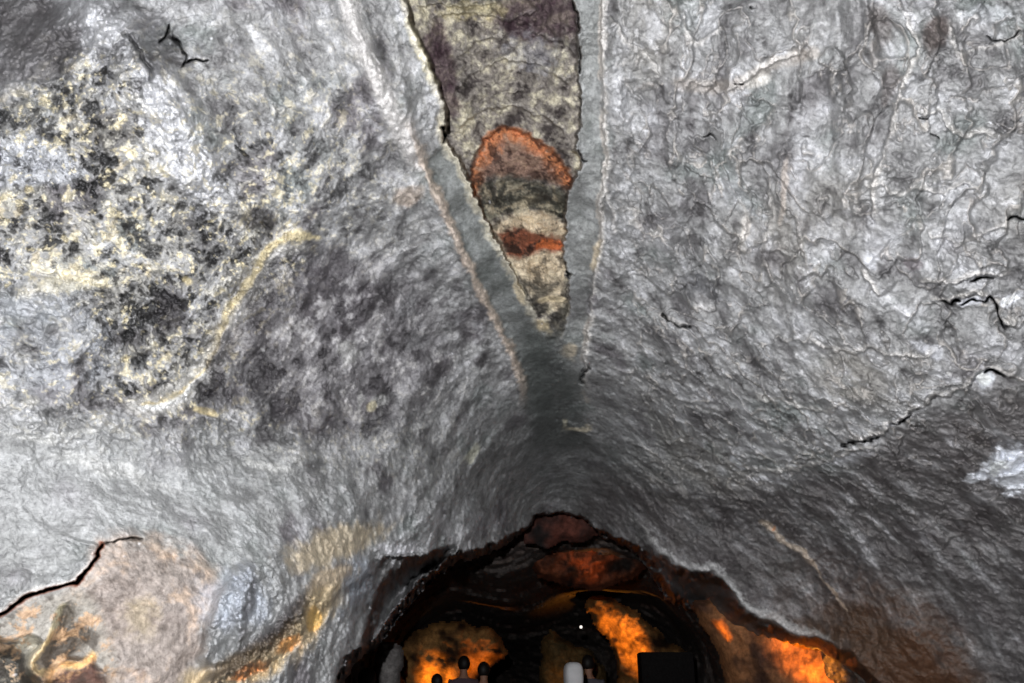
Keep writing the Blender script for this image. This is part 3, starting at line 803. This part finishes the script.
def outcrop(name, poly, d0, d1, bulge, label, colr=((176, 130, 78), (56, 38, 26)), seed=0, amp=.25, step=1.6, grad='x', cat='rock', mat=None):
    """a lump of rock with the given outline, rounded in front and behind; depth runs from d0 to d1 across it"""
    p = np.array(poly, float)
    x0, y0 = p.min(0) - 4; x1, y1 = p.max(0) + 4
    ax_ = np.arange(x0, x1, step); ay_ = np.arange(y0, y1, step)
    A, B = np.meshgrid(ax_, ay_); A = A.ravel(); B = B.ravel()
    g = (A - x0) / (x1 - x0) if grad == 'x' else (B - y0) / (y1 - y0)
    dep = d0 + (d1 - d0) * g
    Pb = at(A, B, dep)
    jx = fbm(Pb, .3, 3, seed + 300) * 8; jy = fbm(Pb, .3, 3, seed + 310) * 8
    s = sdf(A + jx, B + jy, poly)
    wmax = max(6.0, s.max())
    h = bulge * np.sqrt(np.clip(s / wmax, 0, 1) * (2 - np.clip(s / wmax, 0, 1)))
    nz = fbm(Pb, .55, 5, seed + 320, .6); nr = fbm(Pb, .35, 4, seed + 330, .6, True)
    k = sstep(0, 5, s)
    front = at(A, B, dep - h - amp * k * (nz + .6 * nr))
    back = at(A, B, dep + h + .02)
    m = len(A); ii = np.arange(m).reshape(len(ay_), len(ax_))
    q = np.stack([ii[:-1, :-1], ii[1:, :-1], ii[1:, 1:], ii[:-1, 1:]], -1).reshape(-1, 4)
    ok = s[q].max(1) > 0
    q = q[ok]
    qb = q[:, ::-1] + m
    # closing strip
    e = np.concatenate([q[:, [0, 1]], q[:, [1, 2]], q[:, [2, 3]], q[:, [3, 0]]])
    es = set(map(tuple, e.tolist()))
    rim = np.array([(a, b) for a, b in es if (b, a) not in es])
    strip = np.stack([rim[:, 1], rim[:, 0], rim[:, 0] + m, rim[:, 1] + m], 1)
    V = np.concatenate([front, back]); Qa = np.concatenate([q, qb, strip])
    c = np.tile(lin(colr[0]), (m, 1)); kk = sstep(-.2, .35, fbm(Pb, .4, 4, seed + 340, .6))[:, None]
    c = c * (1 - kk) + lin(colr[1]) * kk
    o = sub_mesh(name, V, np.concatenate([c, c]), Qa, mat or ochre)
    tag(o, label, cat, 'thing')
    return o


ochre = rock_mat('ochre_rock', .8, .2, .45, 1.0)
outcrop('rock_outcrop', [(392, 655), (396, 636), (412, 632), (425, 628), (455, 622), (480, 626), (498, 634), (505, 650), (500, 662), (478, 676), (470, 700), (420, 700), (396, 690)],
        13.2, 13.4, .5, 'orange lit rock outcrop behind the people at the left of the passage', seed=1, amp=.13)
outcrop('rock_outcrop', [(584, 604), (592, 597), (606, 596), (622, 602), (640, 614), (656, 630), (672, 644), (690, 655), (690, 720), (622, 720), (620, 680), (618, 650), (606, 632), (592, 622)],
        13.4, 12.6, .5, 'tall orange lit rock slope behind the dark rectangular block', seed=2, amp=.15)
outcrop('rock_outcrop', [(543, 640), (552, 630), (562, 640), (575, 648), (592, 652), (604, 668), (604, 720), (540, 720)],
        14, 14, .4, 'dim brown rock behind the person in the white cap', seed=3, amp=.15, colr=((120, 96, 60), (80, 70, 46)))
outcrop('rock_outcrop', [(690, 606), (712, 604), (742, 610), (770, 622), (800, 628), (840, 640), (866, 666), (882, 720), (760, 760), (728, 690), (720, 650), (704, 630)],
        8.7, 7.3, .35, 'bright orange lit rock face under the right side of the archway', seed=4, amp=.09, colr=((176, 122, 82), (92, 66, 54)))
outcrop('rock_outcrop', [(528, 560), (536, 540), (566, 530), (604, 526), (636, 540), (650, 562), (630, 580), (600, 590), (560, 584), (536, 576)],
        9.5, 9.8, .16, 'small rusty rock bulge hanging below the top of the archway', seed=5, amp=.34, colr=((120, 66, 42), (30, 24, 22)))
outcrop('rock_outcrop', [(520, 500), (545, 492), (575, 492), (600, 506), (600, 530), (580, 542), (560, 540), (546, 548), (526, 542)],
        7.9, 8.1, .08, 'reddish rock knob tucked into the very top of the archway', seed=6, amp=.12, colr=((104, 60, 50), (36, 32, 32)))
outcrop('rock_pillar', [(374, 700), (375, 660), (378, 645), (390, 641), (400, 648), (402, 662), (400, 700)],
        9.6, 9.6, .16, 'grey upright rock pillar at the left foot of the passage', seed=7, amp=.06, colr=((140, 136, 134), (110, 104, 104)))
bpy.context.view_layer.update()

# dark rectangular block in front of the lit slope
def box(name, c, s, mat, bev=.02, parent=None):
    bm = bmesh.new(); bmesh.ops.create_cube(bm, size=1)
    for v in bm.verts: v.co = (v.co.x * s[0], v.co.y * s[1], v.co.z * s[2])
    bmesh.ops.bevel(bm, geom=bm.edges[:], offset=bev, segments=2, affect='EDGES')
    me = bpy.data.meshes.new(name); bm.to_mesh(me); bm.free(); me.materials.append(mat)
    o = bpy.data.objects.new(name, me); o.location = c; C.objects.link(o)
    if parent: o.parent = parent
    return o


blackp = plain('black_paint', (24, 23, 23), .7)
pt = at(667, 652, 10.6)
tag(box('stone_block', (pt[0], pt[1] + .2, pt[2] / 2), (52 / F * 10.6, .4, pt[2]), rock_mat('dark_block', .85, .1, tint=(30, 28, 28)), .015),
    'dark rectangular block with a level top below the orange lit slope', 'block', 'thing')

# floor
fxx = np.linspace(-9, 9, 120); fyy = np.linspace(-3, 24, 170)
A, B = np.meshgrid(fxx, fyy); A = A.ravel(); B = B.ravel()
PB = np.stack([A, B, np.zeros_like(A)], 1)
zf = np.clip((B - 9) * .03, 0, .35) + .03 * (fbm(PB, 1.5, 3, 401) - .6) * (np.abs(A) > 0)
i3 = np.arange(len(A)).reshape(170, 120)
Q3 = np.stack([i3[:-1, :-1], i3[:-1, 1:], i3[1:, 1:], i3[1:, :-1]], -1).reshape(-1, 4)
tag(mesh_obj('floor', np.stack([A, B, zf], 1), Q3, rock_mat('trodden_floor', .9, .1, tint=(70, 64, 60))), 'dark uneven rock floor of the cave leading into the passage', 'floor', 'structure')


def floor_z(x, y):
    return float(np.clip((y - 9) * .03, 0, .35))


# ================================================================ PEOPLE
def skin(name, verts, edges, mat, parent, root=0, lvl=2):
    me = bpy.data.meshes.new(name)
    me.from_pydata([v[:3] for v in verts], edges, [])
    me.materials.append(mat)
    o = bpy.data.objects.new(name, me); C.objects.link(o); o.parent = parent
    m = o.modifiers.new('skin', 'SKIN'); m.use_smooth_shade = True
    sv = me.skin_vertices[0].data
    for k, v in enumerate(verts):
        sv[k].radius = (v[3], v[4] if len(v) > 4 else v[3]); sv[k].use_root = k == root
    s = o.modifiers.new('sub', 'SUBSURF'); s.levels = lvl; s.render_levels = lvl
    return o


def hair_cap(name, c, r, mat, parent, cut=-.35, brim=False, boxy=False):
    bm = bmesh.new(); bmesh.ops.create_uvsphere(bm, u_segments=24, v_segments=16, radius=1)
    bmesh.ops.delete(bm, geom=[v for v in bm.verts if v.co.z < cut], context='VERTS')
    for v in bm.verts:
        if boxy:
            v.co = [math.copysign(abs(q) ** .6, q) for q in v.co]
        v.co = (c[0] + v.co.x * r[0], c[1] + v.co.y * r[1], c[2] + v.co.z * r[2])
    if brim:
        ring = bmesh.ops.create_cone(bm, segments=24, radius1=r[0] * 1.28, radius2=r[0] * 1.0, depth=.03, cap_ends=True)
        for v in ring['verts']:
            v.co = (c[0] + v.co.x, c[1] + .02 + v.co.y * 1.15, c[2] - r[2] * .32 + v.co.z)
    for f in bm.faces: f.smooth = True
    me = bpy.data.meshes.new(name); bm.to_mesh(me); bm.free(); me.materials.append(mat)
    o = bpy.data.objects.new(name, me); C.objects.link(o); o.parent = parent
    m = o.modifiers.new('thick', 'SOLIDIFY'); m.thickness = .008
    return o


skin_m = plain('skin_tone', (176, 128, 104), .6)
hair_m = plain('dark_hair', (26, 20, 18), .6, 60)
trou_m = plain('dark_trousers', (34, 36, 44), .9)


def person(px, py, d, shirt, label, cap=None, turn=0.0, height=None):
    top = at(px, py, d)
    x, y = top[0], top[1]
    z0 = floor_z(x, y)
    Hh = top[2] - z0
    s = Hh / 1.75
    r = bpy.data.objects.new('person', None); C.objects.link(r)
    r.location = (x, y, z0); r.rotation_euler = (0, 0, turn); r.scale = (s, s, s)
    tag(r, label, 'person', 'thing')
    body = [(0, 0, .95, .15, .11), (0, .01, 1.15, .125, .09), (0, 0, 1.34, .16, .10), (0, -.01, 1.45, .07, .07), (0, .0, 1.52, .052, .055),
            (0, .015, 1.60, .074, .088), (0, .02, 1.68, .068, .085)]
    E = [(0, 1), (1, 2), (2, 3), (3, 4), (4, 5), (5, 6)]
    for sd in (-1, 1):
        b = len(body)
        body += [(sd * .18, 0, 1.38, .055), (sd * .24, -.01, 1.12, .042), (sd * .25, .08, .88, .032), (sd * .25, .11, .80, .036), (sd * .25, .13, .73, .018)]
        E += [(2, b), (b, b + 1), (b + 1, b + 2), (b + 2, b + 3), (b + 3, b + 4)]
        b = len(body)
        body += [(sd * .09, 0, .86, .085), (sd * .10, .02, .48, .058), (sd * .105, -.02, .10, .04), (sd * .11, .08, .035, .036), (sd * .115, .16, .03, .028)]
        E += [(0, b), (b, b + 1), (b + 1, b + 2), (b + 2, b + 3), (b + 3, b + 4)]
    skin('body', body, E, skin_m, r)
    sh = [(0, 0, .93, .175, .13), (0, .01, 1.15, .15, .112), (0, 0, 1.34, .18, .12), (0, -.01, 1.44, .085, .08)]
    E = [(0, 1), (1, 2), (2, 3)]
    for sd in (-1, 1):
        b = len(sh); sh += [(sd * .185, 0, 1.385, .07), (sd * .23, -.01, 1.17, .06)]; E += [(2, b), (b, b + 1)]
    skin('shirt', sh, E, plain('shirt_cloth', shirt, .85), r)
    tr = [(0, 0, .93, .16, .125)]; E = []
    for sd in (-1, 1):
        b = len(tr); tr += [(sd * .09, 0, .84, .10), (sd * .10, .02, .48, .075), (sd * .105, -.02, .10, .06)]; E += [(0, b), (b, b + 1), (b + 1, b + 2)]
    skin('trousers', tr, E, trou_m, r)
    if cap is None:
        hair_cap('hair', (0, -.005, 1.645), (.092, .108, .112), hair_m, r, -.8)
    else:
        hair_cap('cap', (0, .0, 1.60), (.105, .12, .15), plain('cap_cloth', cap, .8), r, -.9, False, True)
        skin('collar', [(0, -.02, 1.42, .13, .10), (0, -.01, 1.48, .115, .10)], [(0, 1)], plain('red_cloth', (190, 50, 40), .8), r, lvl=1)
    return r


person(573, 662, 8.6, (190, 60, 50), 'person in a white cap and red top in the middle of the passage', cap=(236, 236, 238), turn=0.2)
person(588, 655, 11.0, (100, 96, 104), 'dark haired person in a grey top just right of the white cap', turn=-.4)
person(464, 656, 11.5, (104, 84, 92), 'dark haired person in a pinkish grey top before the left orange rock', turn=.3)
person(484, 662, 10.7, (20, 70, 86), 'person in a teal top beside the one in pinkish grey', turn=-.2)
person(437, 674, 10.8, (120, 120, 124), 'short person in a pale top below the brightest orange rock', turn=.5)
person(367, 668, 7.9, (70, 66, 70), 'person in shadow at the far left foot of the passage', turn=.9)

# tiny wall lamp
lp = at(581, 627, 12.0)
le = bpy.data.objects.new('wall_lamp', None); le.location = lp; C.objects.link(le)
tag(le, 'tiny white lamp on the dark rock above the people', 'lamp', 'thing')
em = bpy.data.materials.new('lamp_glow'); em.use_nodes = True
em.node_tree.nodes['Principled BSDF'].inputs['Emission Color'].default_value = (1, .9, .8, 1)
em.node_tree.nodes['Principled BSDF'].inputs['Emission Strength'].default_value = 1.2
bm = bmesh.new(); bmesh.ops.create_uvsphere(bm, u_segments=16, v_segments=10, radius=.022)
me = bpy.data.meshes.new('bulb'); bm.to_mesh(me); bm.free(); me.materials.append(em)
ob = bpy.data.objects.new('bulb', me); ob.parent = le; C.objects.link(ob)
bm = bmesh.new(); bmesh.ops.create_cone(bm, segments=16, radius1=.03, radius2=.03, depth=.5, cap_ends=True)
me = bpy.data.meshes.new('bracket'); bm.to_mesh(me); bm.free(); me.materials.append(blackp)
ob = bpy.data.objects.new('bracket', me); ob.parent = le; ob.rotation_euler = (math.pi / 2, 0, 0); ob.location = (0, .28, 0); C.objects.link(ob)

# ================================================================ LIGHT
w = bpy.data.worlds.new('world'); bpy.context.scene.world = w; w.use_nodes = True
w.node_tree.nodes['Background'].inputs['Color'].default_value = (0, 0, 0, 1)
w.node_tree.nodes['Background'].inputs['Strength'].default_value = 0


def look(o, target):
    from mathutils import Vector
    dvec = Vector(target) - o.location
    o.rotation_euler = dvec.to_track_quat('-Z', 'Y').to_euler()


fl_ = bpy.data.lights.new('camera_flash', 'SPOT'); fl_.energy = 960; fl_.color = (.985, .99, 1.0)
fl_.shadow_soft_size = .02; fl_.spot_size = math.radians(150); fl_.spot_blend = .6
fo = bpy.data.objects.new('camera_flash', fl_); fo.location = (-.22, .0, 1.5 + .42); C.objects.link(fo)
look(fo, at(512, 300, 5))


def lamp(px, py, d, tx, ty, td, e, size=60, colr=(1, .36, .05), blend=.5, rad=.05):
    l = bpy.data.lights.new('orange_lamp', 'SPOT'); l.energy = e; l.color = colr; l.spot_size = math.radians(size); l.spot_blend = blend
    l.shadow_soft_size = rad
    o = bpy.data.objects.new('orange_lamp', l); o.location = at(px, py, d); C.objects.link(o)
    look(o, at(tx, ty, td)); return o


lamp(440, 750, 11.9, 436, 654, 13.1, 270, 36, (1, .38, .04), 1)
lamp(484, 750, 11.8, 480, 650, 13.1, 110, 36, (1, .32, .03), 1)
lamp(655, 690, 11.35, 616, 630, 12.8, 300, 42, (1, .37, .04), 1)
lamp(600, 760, 11.2, 636, 652, 12.6, 260, 28, (1, .37, .04), 1)
lamp(850, 712, 6.5, 815, 662, 7.4, 260, 34, (1, .35, .03), 1)
lamp(728, 665, 7.9, 722, 620, 8.3, 30, 19, (1, .36, .03), .5)
lamp(560, 740, 12.5, 565, 662, 14, 16, 36, (1, .45, .08), 1)
lamp(600, 602, 8.8, 588, 552, 9.5, 10, 66, (1, .38, .08), 1)
lamp(905, 760, 4.7, 890, 660, 5.5, 4, 80)

sc_ = bpy.context.scene
sc_.view_settings.view_transform = 'Standard'; sc_.view_settings.look = 'None'
sc_.view_settings.gamma = 1; sc_.view_settings.exposure = 0; sc_.view_settings.use_curve_mapping = False
